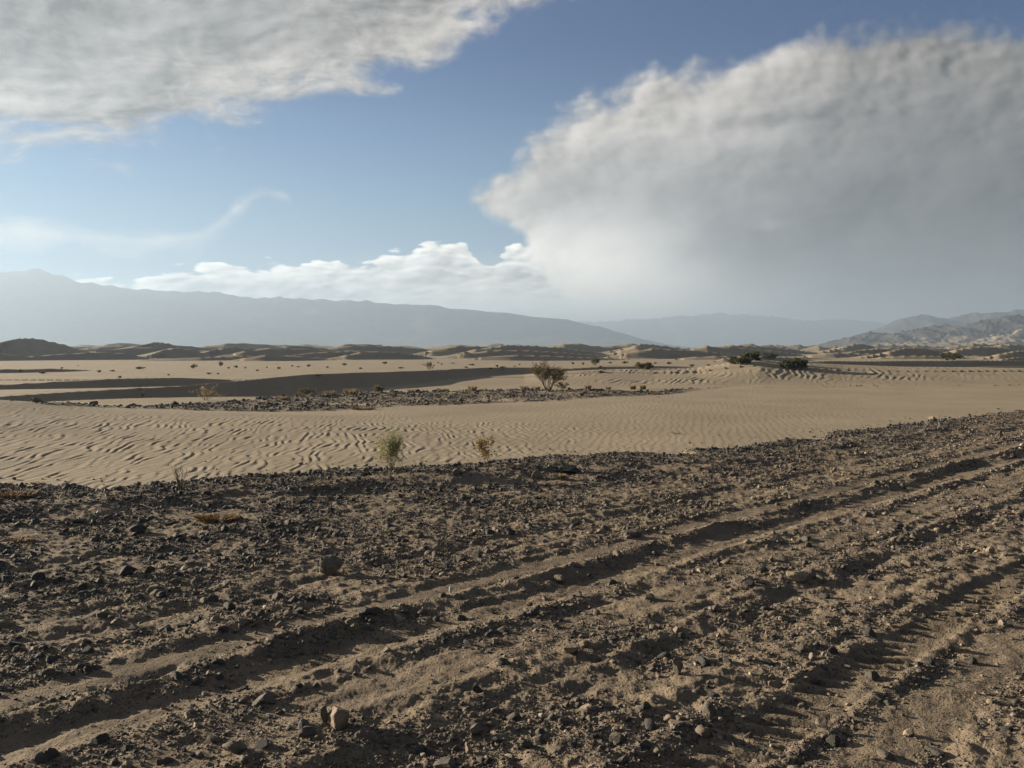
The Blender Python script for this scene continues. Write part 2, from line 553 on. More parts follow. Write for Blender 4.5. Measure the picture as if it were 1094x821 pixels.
def rock_verts(sub, r, n=8, flat=(.45, .8)):
    v, f = ICO[sub]
    nn = r.normal(size=(n, 3)) * np.array([1, 1, .8]); nn /= np.linalg.norm(nn, axis=1)[:, None]
    dd = r.uniform(.55, 1.0, n)
    dots = v @ nn.T
    rad = np.min(np.where(dots > .12, dd / np.maximum(dots, .12), 9), axis=1)
    rad = np.minimum(rad, 1.25)
    p = v * rad[:, None]
    p = p * np.array([1, r.uniform(.6, .95), r.uniform(*flat)])
    return p, f


PROTO_S = [rock_verts(1, rng, 7) for _ in range(26)]
PROTO_M = [rock_verts(2, rng, 8) for _ in range(26)]
PROTO_L = [rock_verts(3, rng, 9, (.45, .85)) for _ in range(16)]


def scatter():
    P = []
    # foreground, polar sampling so that small stones gather where they can be seen
    n = 630000
    a = np.radians(rng.uniform(-50, 50, n)); r = 2.6 * (26 / 2.6) ** rng.uniform(0, 1, n)
    x, y = np.sin(a) * r, np.cos(a) * r
    keep = y < np.interp(x, EDGE_X, EDGE_Y) + .5 * fbm(x / 1.1, y / 1.1, 3, 80) + .08
    x, y, r = x[keep], y[keep], r[keep]
    v = x * RN[0] + y * RN[1]
    yy = np.interp(x, EDGE_X, EDGE_Y)
    far = sst(5.6, 7.2, v)
    flat = np.maximum(sst(.17, .05, np.abs(v - 4.58)), sst(.2, .08, np.abs(v - 1.46)))
    flat = np.maximum(flat, .9 * sst(.2, .1, np.abs(v - 4.02)))
    flat = np.maximum(flat, .55 * sst(.25, .12, np.abs(v - 3.45)))
    flat = np.maximum(flat, .85 * sst(.22, .12, np.abs(v - 1.88)))
    clump = fbm(x / .8, y / .8, 3, 130)
    dens = np.clip(.47 + .95 * clump, .04, 1) * (1 - .93 * flat) * (.72 + .28 * far)
    dens = np.maximum(dens, .95 * sst(1.3, .3, yy - y) * (flat < .3))
    keep = rng.uniform(size=len(x)) < dens
    x, y, r, far, yy = x[keep], y[keep], r[keep], far[keep], yy[keep]
    e = rng.pareto(2.7, len(x)) + 1
    s = np.minimum((.0019 + .0005 * r) * e, .042) * (1 + .3 * far)
    s = np.maximum(s * (1 - .2 * far), .0008 * r)
    t = np.clip(rng.beta(1.4, 2.5, len(x)) * (1 - .45 * far) + .14 * (1 - far), 0, 1)
    P.append(np.stack([x, y, s, t], 1))
    # second strip
    n = 60000
    x = rng.uniform(-13, 28, n); y = rng.uniform(20.5, 43, n)
    _, g, _ = terrain(x, y)
    keep = (rng.uniform(size=n) < g * np.where(x > 7, .25, .8)) & (y > 20.5) & (y > np.interp(x, EDGE_X, EDGE_Y) + 1.5)
    x, y = x[keep], y[keep]
    s = np.minimum(.026 * (rng.pareto(3.4, len(x)) + 1), .09)
    back = sst(1.6, .3, np.interp(x, b_top[:, 0], b_top[:, 1]) - y)
    s = s * (1 + .5 * back)
    P.append(np.stack([x, y, s, np.clip(rng.beta(1.0, 3.6, len(x)), 0, 1)], 1))
    # a few stray stones on the sand
    n = 750
    x = rng.uniform(-16, 14, n)
    yb = np.interp(x, EDGE_X, EDGE_Y)
    y = yb + rng.exponential(.55, n)
    s = .02 * (rng.pareto(3, n) + 1) * .8
    P.append(np.stack([x, y, np.minimum(s, .06), rng.beta(1.2, 2.2, n)], 1))
    return np.concatenate(P)


ST = scatter()
sz = ST[:, 2] / np.hypot(ST[:, 0], ST[:, 1])
fr = np.abs(ST[:, 0] / ST[:, 1]) < .6
py_b = HOR + CAM_Z * FPX / ST[:, 1]
fr &= (py_b < 826) & (ST[:, 1] < np.interp(ST[:, 0], EDGE_X, EDGE_Y) - .1)
order = np.argsort(-np.where(fr, sz, 0))
N_IND = 285
ind, rest = ST[order[:N_IND]], ST[order[N_IND:]]
zi = terrain(rest[:, 0], rest[:, 1])[0]


def rot_batch(n, r):
    yaw = r.uniform(0, 2 * np.pi, n); tilt = r.normal(0, .35, n); roll = r.normal(0, .35, n)
    cy, sy = np.cos(yaw), np.sin(yaw); ct, stt = np.cos(tilt), np.sin(tilt); cr, sr = np.cos(roll), np.sin(roll)
    Rz = np.zeros((n, 3, 3)); Rz[:, 0, 0] = cy; Rz[:, 0, 1] = -sy; Rz[:, 1, 0] = sy; Rz[:, 1, 1] = cy; Rz[:, 2, 2] = 1
    Rx = np.zeros((n, 3, 3)); Rx[:, 0, 0] = 1; Rx[:, 1, 1] = ct; Rx[:, 1, 2] = -stt; Rx[:, 2, 1] = stt; Rx[:, 2, 2] = ct
    Ry = np.zeros((n, 3, 3)); Ry[:, 1, 1] = 1; Ry[:, 0, 0] = cr; Ry[:, 0, 2] = sr; Ry[:, 2, 0] = -sr; Ry[:, 2, 2] = cr
    return Rz @ Rx @ Ry


def gravel_mesh(name, P, z):
    pxs = P[:, 2] / np.hypot(P[:, 0], P[:, 1]) * FPX
    V, F, T, off = [], [], [], 0
    for protos, sel in ((PROTO_S, pxs < 4.2), (PROTO_M, pxs >= 4.2)):
        ids = np.nonzero(sel)[0]
        which = rng.integers(0, len(protos), len(ids))
        for k, (pv, pf) in enumerate(protos):
            ii = ids[which == k]
            if not len(ii): continue
            Rm = rot_batch(len(ii), rng)
            vv = np.einsum('nij,vj->nvi', Rm, pv) * P[ii, 2][:, None, None]
            vv += np.stack([P[ii, 0], P[ii, 1], z[ii] + P[ii, 2] * rng.uniform(-.05, .3, len(ii))], 1)[:, None, :]
            V.append(vv.reshape(-1, 3))
            F.append((pf[None] + (np.arange(len(ii)) * len(pv))[:, None, None] + off).reshape(-1, 3))
            T.append(np.repeat(P[ii, 3], len(pv)))
            off += len(ii) * len(pv)
    o = mesh_np(name, np.concatenate(V), np.concatenate(F), M_GRAVEL, False, {'tint': np.concatenate(T)})
    return o


near_m = rest[:, 1] < np.interp(rest[:, 0], EDGE_X, EDGE_Y) + 4
o = gravel_mesh('gravel', rest[near_m], zi[near_m])
tag(o, 'dark loose gravel strewn over the rutted ground in the foreground', 'gravel', kind='stuff')
o = gravel_mesh('gravel', rest[~near_m], zi[~near_m])
tag(o, 'dark strip of loose gravel beyond the smooth sand', 'gravel', kind='stuff')

protos_me = []
for k, (pv, pf) in enumerate(PROTO_L):
    me = bpy.data.meshes.new('stone')
    me.from_pydata([tuple(p) for p in pv], [], [list(f) for f in pf])
    me.materials.append(M_STONE)
    protos_me.append(me)
zi2 = terrain(ind[:, 0], ind[:, 1])[0]
for k in range(N_IND):
    x, y, s, t = ind[k]
    o = bpy.data.objects.new('stone', protos_me[k % len(protos_me)]); COL.objects.link(o)
    o.location = (x, y, zi2[k] + s * random.uniform(-.12, .2)); o.scale = (s, s, s)
    o.rotation_euler = (random.gauss(0, .3), random.gauss(0, .3), random.uniform(0, 6.28))
    tag(o, 'small angular stone lying loose among the dark gravel of the foreground', 'stone', 'small stones scattered over the foreground gravel')
print('stones', len(ST), round(time.time() - T0, 1))


def ground_z(x, y):
    return float(terrain(np.array([x]), np.array([y]))[0][0])


def on_ground(px, py):
    """where the ray through a pixel of the photograph meets the ground"""
    d = ray(px, py)
    lo = None
    ts = np.concatenate([np.linspace(2, 60, 4000), np.linspace(60, 260, 2500)])
    X, Y, Z = d[0] * ts, d[1] * ts, CAM_Z + d[2] * ts
    hh = terrain(X, Y)[0]
    b = np.nonzero(Z < hh)[0]
    i = b[0] if len(b) else -1
    return X[i], Y[i], hh[i]


# hero rocks: px, base y, width px, height px, material, label
def hero_rock(px, py, wpx, hpx, mat, label, seed, depth=.8, name='rock', sink=.12, yaw=None, n=12):
    x, y, z = on_ground(px, py)
    r = np.random.default_rng(seed)
    v, f = rock_verts(4, r, n, (.75, .95))
    v = v / (v.max(0) - v.min(0))
    v[:, 2] -= v[:, 2].min()
    v = v * np.array([wpx / FPX * y, wpx * depth / FPX * y, hpx / FPX * y * (1 + sink)])
    nz = fbm(v[:, 0] * 30 + seed, v[:, 1] * 30 + v[:, 2] * 25, 3, seed)
    v += ICO[4][0] * (nz * .028 * hpx / FPX * y)[:, None]
    me = bpy.data.meshes.new(name)
    me.from_pydata([tuple(p) for p in v], [], [list(q) for q in f])
    me.materials.append(mat)
    o = bpy.data.objects.new(name, me); COL.objects.link(o)
    o.location = (x, y + wpx * .3 / FPX * y, z - sink * hpx / FPX * y)
    o.rotation_euler.z = r.uniform(-.5, .5) if yaw is None else yaw
    tag(o, label, 'rock')
    return o


hero_rock(350, 617, 25, 21, M_ROCK_BROWN, 'upright blocky brown rock with one sunlit side, beside a rut left of centre', 5, yaw=.3)
hero_rock(361, 781, 31, 24, M_ROCK_TAN, 'large rounded tan rock at the front beside the lower wheel rut', 21, n=26)
hero_rock(346, 774, 9, 19, M_ROCK_BROWN, 'narrow upright brown slab standing just left of the rounded tan rock', 12, depth=.6)
hero_rock(145, 570, 20, 9, M_ROCK_DARK, 'flat dark slab leaning among stones on the left side of the gravel', 13)
hero_rock(133, 616, 18, 11, M_ROCK_DARK, 'dark lumpy rock on the left, biggest of a small row casting long shadows', 14)
hero_rock(160, 613, 11, 8, M_ROCK_DARK, 'small dark rock just right of the lumpy rock on the left', 15)
hero_rock(40, 622, 14, 9, M_ROCK_DARK, 'dark rounded rock near the left edge of the picture', 16)
hero_rock(1069, 469, 8, 9, M_ROCK_BROWN, 'upright rounded brown rock far up the track at the right edge', 17)
hero_rock(856, 622, 24, 9, M_ROCK_TAN, 'pale tan low rock on the right half between the wheel ruts', 18)
hero_rock(724, 722, 12, 15, M_ROCK_BROWN, 'pointed brown rock standing by the lower rut right of centre', 19)
hero_rock(573, 512, 10, 10, M_ROCK_TAN, 'pale pointed stone near the edge of the sand right of the dry shrub', 20)
hero_rock(611, 507, 22, 8, M_ROCK_DARK, 'wide black rock near the sand edge with shadow to its right', 22)
hero_rock(486, 509, 8, 8, M_ROCK_BROWN, 'small upright stone with a dark shaded face in front of the dry shrub', 23)
hero_rock(998, 451, 9, 6, M_ROCK_TAN, 'pale tan boulder on the gravel edge at the right', 24)
hero_rock(545, 572, 14, 6, M_ROCK_DARK, 'dark oval stone beside the sandy rut near the centre', 25)
hero_rock(678, 574, 16, 7, M_ROCK_BROWN, 'brown angular rock on the bank above the sandy rut right of centre', 26)
hero_rock(509, 742, 12, 9, M_ROCK_DARK, 'black chunky stone beside the lower rut at the bottom centre', 27)
hero_rock(509, 786, 16, 10, M_ROCK_BROWN, 'flat topped brown rock at the bottom centre below the rut', 28)
hero_rock(500, 808, 10, 11, M_ROCK_TAN, 'small tan wedge of rock nearest to the bottom edge at the centre', 29)
hero_rock(612, 700, 20, 9, M_ROCK_TAN, 'wedge shaped tan rock on the gravel between the upper and lower ruts', 30)
hero_rock(248, 805, 26, 11, M_ROCK_BROWN, 'half buried brown rock at the bottom left beside the rut', 31)
hero_rock(104, 549, 3.5, 3, M_ROCK_WHITE, 'tiny bright white pebble on the dark gravel at the left', 32, name='pebble')
hero_rock(482, 634, 5, 7, M_ROCK_WHITE, 'small white pebble on the rim of the main rut', 33, name='pebble')
hero_rock(498, 690, 6, 5, M_ROCK_WHITE, 'small cream pebble in the sandy rut below the main rut shadow', 34, name='pebble')
hero_rock(972, 789, 12, 8, M_ROCK_TAN, 'tan stone in the dark hollow of the tyre track at the bottom right', 35)
hero_rock(880, 779, 13, 10, M_ROCK_BROWN, 'brown stone resting beside the tread marks at the bottom right', 36)


# ---------------------------------------------------------------- plants
class Geo:
    def __init__(s): s.v, s.f, s.t = [], [], []
    def tube(s, pts, radii, sides=5, tint=.5):
        n0 = len(s.v)
        pts = [Vector(p) for p in pts]
        for i, p in enumerate(pts):
            d = (pts[min(i + 1, len(pts) - 1)] - pts[max(i - 1, 0)]).normalized()
            a = d.orthogonal().normalized(); b = d.cross(a)
            for k in range(sides):
                w = 2 * math.pi * k / sides
                s.v.append(tuple(p + (a * math.cos(w) + b * math.sin(w)) * radii[i])); s.t.append(tint)
        for i in range(len(pts) - 1):
            for k in range(sides):
                k2 = (k + 1) % sides
                s.f.append((n0 + i * sides + k, n0 + i * sides + k2, n0 + (i + 1) * sides + k2, n0 + (i + 1) * sides + k))
    def leaf(s, p, size, rnd, tint, up=0.2, aspect=.5):
        d = Vector((rnd.gauss(0, 1), rnd.gauss(0, 1), rnd.gauss(0, .8) + up)).normalized()
        a = d.cross(Vector((rnd.gauss(0, 1), rnd.gauss(0, 1), rnd.gauss(0, 1)))).normalized()
        p = Vector(p); n0 = len(s.v)
        for q in (p, p + d * size * .5 + a * size * aspect * .5, p + d * size, p + d * size * .5 - a * size * aspect * .5):
            s.v.append(tuple(q)); s.t.append(tint)
        s.f.append((n0, n0 + 1, n0 + 2, n0 + 3))
    def build(s, name, mat, parent):
        return mesh_np(name, np.array(s.v), np.array(s.f), mat, False, {'tint': np.clip(s.t, 0, 1)}, parent)


def grow(rnd, wood, tips, p, d, length, rad, depth, spread, up, bend=.15, seg=4, shrink=.68, kids=(2, 3)):
    pts, rads = [p.copy()], [rad]
    for i in range(seg):
        d = (d + Vector((rnd.gauss(0, bend), rnd.gauss(0, bend), rnd.gauss(0, bend) + up))).normalized()
        p = p + d * (length / seg)
        pts.append(p.copy()); rads.append(rad * (1 - .45 * (i + 1) / seg))
        if depth <= 1: tips.append((p.copy(), d.copy()))
    wood.tube(pts, rads, 4 if depth < 2 else 5, rnd.random())
    if depth > 0:
        for k in range(rnd.randint(*kids)):
            j = rnd.randint(max(1, seg // 2), seg)
            dd = (d + Vector((rnd.gauss(0, spread), rnd.gauss(0, spread), rnd.gauss(0, spread * .6)))).normalized()
            grow(rnd, wood, tips, pts[j], dd, length * shrink * rnd.uniform(.8, 1.15), rads[j] * .7, depth - 1, spread, up, bend, seg, shrink, kids)


def shrub(name, px, py, wpx, hpx, label, leaf_mat, seed, stems=7, depth=3, lean=.5, leaves=5, leaf=.03, group=None, spread=.45,
          up=.02, wood_mat=None, rad=.014, cat='shrub', pos=None, clump=None, aspect=.5, bare=0.):
    rnd = random.Random(seed)
    x, y, z = pos if pos else on_ground(px, py)
    H, W = hpx / FPX * y, wpx / FPX * y
    wood, tips = Geo(), []
    for k in range(stems):
        a = 2 * math.pi * (k + rnd.random() * .7) / stems
        l = lean * rnd.uniform(.35, 1.0)
        d = Vector((math.cos(a) * l, math.sin(a) * l, 1)).normalized()
        grow(rnd, wood, tips, Vector((math.cos(a) * .03 * W, math.sin(a) * .03 * W, -.03)), d, .42, rad, depth, spread, up)
    allp = np.array(wood.v)
    ext = np.percentile(np.abs(allp[:, :2]), 97); top = np.percentile(allp[:, 2], 99)
    sx, sz_ = W * .5 / ext, H / top
    if leaf_mat is None: sx, sz_ = W * .5 / np.abs(allp[:, 0]).max(), H / allp[:, 2].max()
    root = empty(name, (x, y, z - .01))
    wood.v = [(a * sx, b * sx, c * sz_) for a, b, c in wood.v]
    wood.build('stems', wood_mat or M_TWIG, root)
    if leaf_mat is not None:
        lv = Geo()
        for (p, d) in tips:
            q = Vector((p.x * sx, p.y * sx, p.z * sz_))
            if clump and rnd.random() > clump: continue
            tn = .5 + .5 * math.sin(q.x * 9 / W + seed) * math.cos(q.z * 7 / H + seed * 2)
            for j in range(leaves):
                o = Vector((rnd.gauss(0, .035), rnd.gauss(0, .035), rnd.gauss(0, .035))) * min(H, W) * 1.1
                if q.z + o.z < .02 + bare * H: continue
                lv.leaf(q + o, leaf * rnd.uniform(.6, 1.3), rnd, .6 * tn + .4 * rnd.random(), aspect=aspect)
        lv.build('foliage', leaf_mat, root)
    tag(root, label, cat, group)
    return root


def copy_tree(o):
    c = o.copy(); COL.objects.link(c)
    for ch in list(o.children):
        d = ch.copy(); COL.objects.link(d); d.parent = c
    return c


shrub('desert_bush', 586, 417, 36, 29, 'large round brown-green bush with bare lower stems, standing on the dark gravel strip', M_LEAF_BROWN, 3,
      stems=10, depth=3, lean=.75, leaves=7, leaf=.055, rad=.016, cat='bush', clump=.95, bare=.36)
shrub('green_shrub', 419, 503, 28, 42, 'fresh grey-green upright shrub at the gravel edge left of centre', M_LEAF_GREEN, 4,
      stems=26, depth=2, lean=.55, leaves=3, leaf=.042, spread=.28, rad=.0045, aspect=.2)
shrub('dry_shrub', 518, 497, 21, 30, 'small sparse rust brown shrub with thin bare stems at the gravel edge', M_LEAF_RUST, 15,
      stems=6, depth=2, lean=.5, leaves=5, leaf=.034, rad=.005, clump=.75)
shrub('bare_twig_plant', 193, 529, 22, 38, 'leafless dry plant with few dark twigs rising from the left gravel edge', None, 6,
      stems=6, depth=2, lean=.42, spread=.5, rad=.022, cat='plant')
# dark bushes on the right rise
shrub('dark_bush', 790, 391, 22, 7, 'leftmost of the dark green bushes on the right sand rise, broad and low', M_LEAF_DARK, 7, stems=14, lean=1.7, leaves=8, leaf=.085, cat='bush', pos=(lambda p: (p[0], p[1], p[2]))(on_ground(790, 389)))
shrub('dark_bush', 802, 386, 16, 9, 'tallest dark green bush in the middle of the clump on the right rise', M_LEAF_DARK, 8, stems=13, lean=1.3, leaves=8, leaf=.085, cat='bush')
shrub('dark_bush', 822, 384, 14, 6, 'small dark bush at the right end of the clump on the sand rise', M_LEAF_DARK, 9, stems=11, lean=1.5, leaves=7, leaf=.10, cat='bush')
shrub('dark_bush', 848, 393.5, 23, 8, 'rounded dark green bush alone on the rippled sand rise, right of the clump', M_LEAF_DARK, 10, stems=16, lean=1.6, leaves=7, leaf=.10, cat='bush')
shrub('dark_bush', 1015, 385, 24, 8, 'dark green bush farthest to the right below the hills', M_LEAF_DARK, 16, stems=14, lean=1.7, leaves=8, leaf=.10, cat='bush')
shrub('dark_bush', 636, 390.5, 9, 8, 'small upright dark bush on the plain right behind the large round bush', M_LEAF_DARK, 17, stems=9, lean=.8, depth=2, leaves=4, leaf=.085, cat='bush')
shrub('low_bush', 688, 394.5, 18, 6, 'low wide brown bush on the edge of the shadowed hollow', M_LEAF_BROWN, 18, stems=9, lean=1.2, leaves=4, leaf=.10, cat='bush')
shrub('grey_bush', 458, 395, 11, 8, 'single greyish bush on the open plain behind the long dune shadow', M_LEAF_BROWN, 19, stems=9, lean=.8, depth=2, leaves=3, leaf=.06, rad=.012, cat='bush')
shrub('brown_bush', 220, 428, 26, 15, 'wispy brown bush in front of the shaded dune face at the left', M_LEAF_RUST, 20, stems=10, lean=.8, depth=2, leaves=3, leaf=.045, rad=.008, cat='bush', clump=.6)
shrub('brown_bush', 152, 424, 16, 16, 'thin bare brown bush far left in front of the shaded dune', None, 26, stems=7, lean=.5, depth=2, rad=.010, cat='bush')
shrub('brown_bush', 405, 421, 14, 9, 'dull brown bush behind the left part of the gravel strip', M_LEAF_BROWN, 28, stems=8, lean=.8, depth=2, leaves=3, leaf=.05, rad=.007, cat='bush')
shrub('brown_bush', 326, 424, 16, 9, 'olive brown bush at the foot of the shaded dune beside the gravel strip', M_LEAF_BROWN, 29, stems=8, lean=.8, depth=2, leaves=3, leaf=.05, rad=.007, cat='bush')
shrub('brown_bush', 600, 417, 14, 9, 'low dry brown bush tucked against the right foot of the large round bush', M_LEAF_RUST, 31, stems=9, lean=.9, depth=2, leaves=3, leaf=.045, rad=.007, cat='bush')


def tuft(px, py, wpx, hpx, label, mat, seed, n=90, group=None, pos=None):
    rnd = random.Random(seed)
    x, y, z = pos if pos else on_ground(px, py)
    H, W = hpx / FPX * y, wpx / FPX * y
    gm = Geo()
    for k in range(n):
        a = rnd.uniform(0, 6.28); q = W * .5 * math.sqrt(rnd.random())
        b = Vector((math.cos(a) * q * .8, math.sin(a) * q * .6, -.01))
        t = b + Vector((math.cos(a) * W * .18 + rnd.gauss(0, .08) * W, rnd.gauss(0, .1) * W, H * rnd.uniform(.5, 1.05)))
        mid = (b + t) / 2 + Vector((0, 0, H * .12))
        gm.tube([b, mid, t], [.0035 * (1 + y / 18), .003 * (1 + y / 18), .001], 3, rnd.random())
    o = gm.build('grass_tuft', mat, None)
    o.location = (x, y, z)
    tag(o, label, 'grass tuft', group)
    return o


TG = 'pale straw tufts along the back of the gravel strip'
tp = [(375, 421, 16, 8), (352, 422, 12, 6), (505, 416.5, 10, 6), (560, 415.5, 9, 5), (628, 415, 8, 6), (676, 415.5, 7, 6), (687, 415.5, 7, 6),
      (573, 416, 9, 5), (472, 417.5, 9, 4), (440, 419, 10, 5), (302, 427, 12, 5), (650, 415.5, 6, 4)]
for i, p in enumerate(tp):
    tuft(p[0], p[1] + .8, p[2], p[3], 'small straw coloured grass tuft at the back edge of the dark gravel strip', M_STRAW, 100 + i, 70, TG)
tuft(232, 556, 44, 7, 'flattened orange dry grass patch on the left gravel under the shade of a bank', M_ORANGE, 130, 260)
tuft(18, 531, 40, 7, 'orange straw grass clump at the left edge between sand and gravel', M_ORANGE, 131, 220)
tuft(41, 518, 14, 4, 'little orange dry tuft on the sand at the far left', M_ORANGE, 132, 70)
tuft(600, 511, 10, 6, 'small yellow grass tuft between two rocks near the sand edge', M_STRAW, 133, 60)
tuft(22, 578, 28, 5, 'pale dry straw lying on the gravel at the far left', M_STRAW, 134, 90)
tuft(388, 438, 26, 4, 'orange dry grass along the near edge of the gravel strip', M_ORANGE, 135, 120)

# scattered small shrubs of the plain behind the first dunes
proto = None
PG = 'small dark shrubs dotted over the far sand plain'
pl = [(207, 394, 7, 5), (236, 392, 4, 6), (244, 393.5, 3, 2), (252, 393, 4, 3), (150, 394, 9, 3), (223, 399, 6, 2), (262, 393, 2, 2), (285, 392.5, 2, 2),
      (312, 392.5, 3, 2), (330, 393, 4, 3), (298, 394, 4, 3), (368, 390, 5, 3), (411, 389.5, 6, 3), (350, 394, 3, 2), (385, 395, 4, 2), (428, 394, 6, 2),
      (504, 391, 6, 2), (531, 392, 3, 3), (537, 393.5, 7, 2), (472, 390, 2, 2), (555, 390, 2, 2), (498, 393.5, 4, 2), (612, 389, 3, 3), (623, 389.5, 3, 3),
      (652, 389, 4, 2), (668, 389.5, 6, 3), (700, 389.5, 4, 2), (715, 390, 5, 3), (739, 391, 6, 3), (757, 391, 4, 2), (106, 397.5, 4, 3), (120, 397, 5, 2),
      (128, 403.5, 3, 3), (45, 398.5, 6, 3), (22, 398, 4, 3), (66, 394, 3, 2), (180, 401, 3, 2), (275, 396, 3, 2), (340, 401, 8, 2), (642, 398, 7, 2)]
for k in range(12):
    q = random.random() ** 1.5
    pl.append((random.uniform(-30, 770), 387.5 + 14 * q, random.uniform(1.5, 4.5), random.uniform(.8, 2)))
for i, (px, py, w, h) in enumerate(pl):
    py += random.uniform(-.8, 1.2) * (i > 1); w *= .85; h *= .85
    x, y, z = on_ground(px, py)
    if proto is None:
        proto = shrub('plain_shrub', px, py, w, h, 'small dark desert shrub on the open sand plain behind the near dunes', M_LEAF_BROWN, 50, stems=9, depth=2, lean=1.1,
                      leaves=3, leaf=.07, rad=.012, group=PG, pos=(x, y, z))
        W0, H0 = w / FPX * y, h / FPX * y
        continue
    c = copy_tree(proto)
    c.location = (x, y, z - .01)
    c.scale = (w / FPX * y / W0, w / FPX * y / W0, h / FPX * y / H0)
    c.rotation_euler.z = random.uniform(0, 6.28)


# dead twigs
def twig(name, px, py, segs, mat, label, rad=.008, seed=1):
    x, y, z = on_ground(px, py)
    gm = Geo()
    k = y / FPX
    for pts in segs:
        P = [Vector((a * k, c * k, b * k + .008)) for a, b, c in pts]
        n = len(P)
        gm.tube(P, [rad * (1 - .55 * i / (n - 1)) for i in range(n)], 6, random.random())
    o = gm.build(name, mat, None); o.location = (x, y, z)
    tag(o, label, 'twig')


twig('bleached_branch', 893, 513, [[(9, 0, -4), (4, 1, 0), (-2, 3, 3), (-7, 8, 6), (-10, 13, 8)], [(4, 1, 0), (8, 4, 3), (9, 8, 5)], [(9, 0, -4), (12, 2, -8)], [(-2, 3, 3), (3, 2, 8)]],
     M_BLEACH, 'bleached forked branch lying on the gravel bank at the right', .013)
twig('dark_twig', 684, 549, [[(0, 0, 0), (2, 5, 1), (5, 10, 2), (4, 16, 3)], [(2, 5, 1), (8, 6, 4), (13, 8, 5)]], M_TWIG, 'thin dark twig sticking up beside the sandy rut right of centre', .008)
twig('straw_twig', 562, 582, [[(0, 0, 0), (-2, 6, 2), (-5, 12, 3)], [(0, 0, 0), (4, 7, 1)]], M_STRAW, 'two thin straw stalks sticking up near the sandy rut at the centre', .006)
shrub('dead_clump', 722, 464, 19, 5, 'dark dead twig clump lying alone on the smooth sand', None, 61, stems=9, depth=2, lean=1.8, rad=.02, cat='dead plant', up=-.06)
shrub('dead_clump', 953, 446, 7, 2.5, 'tiny dark speck of dead twigs on the smooth sand at the right', None, 62, stems=7, depth=1, lean=1.8, rad=.02, cat='dead plant', up=-.06)
shrub('dead_clump', 703, 425, 7, 2.5, 'tiny dead twig clump on the sand just below the thin end of the gravel strip', None, 63, stems=7, depth=1, lean=1.8, rad=.02, cat='dead plant', up=-.06)
print('plants', round(time.time() - T0, 1))


# ---------------------------------------------------------------- mountains
def rock_land_material(name, rock_a, rock_b, sand):
    m, g, b = new_mat(name, .95, .05)
    P = g.node('ShaderNodeTexCoord').outputs['Object']
    n = g.noise(P, .02, 8., .65)
    rock = g.mix(g.ss(.35, .65, n), c4(*rock_a), c4(*rock_b))
    f = attr(g, 'sand')
    fn = g.ss(.35, .65, g.add(f, g.mul(g.sub(g.noise(P, .05, 6., .65), .5), .8)))
    g.put(b.inputs['Base Color'], g.mix(fn, rock, c4(*sand)))
    bump(g, b, g.noise(P, .15, 8., .7), 6., .6)
    return m


M_FAR = rock_land_material('far_range_rock', (.07, .066, .066), (.10, .092, .086), (.2, .17, .13))
M_HILL = rock_land_material('near_hill_rock', (.042, .039, .04), (.075, .064, .058), (.215, .175, .125))


TOPS = []


def land(name, sil, Y, depth, mat, na=420, nd=70, rscale=.25, seed=0, rough=.5, sand_fn=None, front=.42, jag=.35, detail=.12):
    """a range whose ridge line follows sil [(px, py)], Y metres away, sloping to the plain in front and behind"""
    pxs = np.linspace(sil[0][0], sil[-1][0], na)
    pys = np.interp(pxs, [s[0] for s in sil], [s[1] for s in sil])
    hz = CAM_Z + (HOR - pys) / FPX * Y
    t = np.linspace(-1, 1, nd)
    PX, T = np.meshgrid(pxs, t)
    Hh = np.broadcast_to(hz, PX.shape)
    YY = Y + np.where(T < 0, T * depth * front * 2, T * depth)
    X = (PX - CX) / FPX * Y
    L = hz.max()
    rn = ridged(X / (L * 1.9), YY / (L * 1.9), 5, seed)
    rn = (rn - .62)
    prof = (1 - np.abs(T)) ** 1.05
    det = ridged(X / (L * jag), YY / (L * jag * 1.2), 4, seed + 9) - .6
    Z = Hh * prof * (1 + rough * rn * (1 - prof * .75)) + Hh * rough * .35 * rn * prof * (1 - prof) * 3 + Hh * detail * det * np.sqrt(prof)
    ends = np.clip(np.minimum(PX - pxs[0], pxs[-1] - PX) / (pxs[-1] - pxs[0]) * 14, 0, 1)
    Z = np.maximum(Z * ends, 0) - .6
    TOPS.append(float(Z.max()))
    v = np.stack([X, YY, Z], -1).reshape(-1, 3)
    idx = np.arange(nd * na).reshape(nd, na)
    q = np.stack([idx[:-1, :-1], idx[:-1, 1:], idx[1:, 1:], idx[1:, :-1]], -1).reshape(-1, 4)
    sv = np.zeros(PX.shape) if sand_fn is None else sand_fn(PX, T, Z, X, YY)
    o = mesh_np(name, v, q, mat, True, {'sand': sv.ravel()})
    tag(o, kind='structure')
    return o


land('mountain_range', [(-900, 330), (-500, 300), (-250, 291), (-60, 286), (0, 286.5), (20, 288), (45, 289), (70, 293), (100, 298), (130, 301), (160, 306),
                        (200, 311), (230, 311), (270, 316), (300, 315), (340, 319), (400, 321), (440, 325), (500, 329), (560, 335), (620, 344), (700, 358), (760, 371)],
     2500, 450, M_FAR, seed=3, rough=.45, detail=.07)
land('mountain_range', [(380, 371), (440, 362), (480, 352), (520, 348), (560, 345), (610, 344), (650, 342), (690, 341), (720, 337.5), (765, 335), (800, 336), (840, 339),
                        (880, 340), (930, 343), (980, 350), (1060, 360), (1120, 371)],
     5000, 600, M_FAR, seed=13, rough=.45)
land('mountain_range', [(850, 371), (900, 362), (935, 351), (955, 343), (970, 339), (988, 334.5), (1000, 339), (1012, 340), (1028, 335), (1050, 333), (1075, 330), (1094, 327),
                        (1160, 320), (1300, 312), (1500, 330), (1700, 371)],
     2300, 330, M_FAR, seed=23, rough=.5)


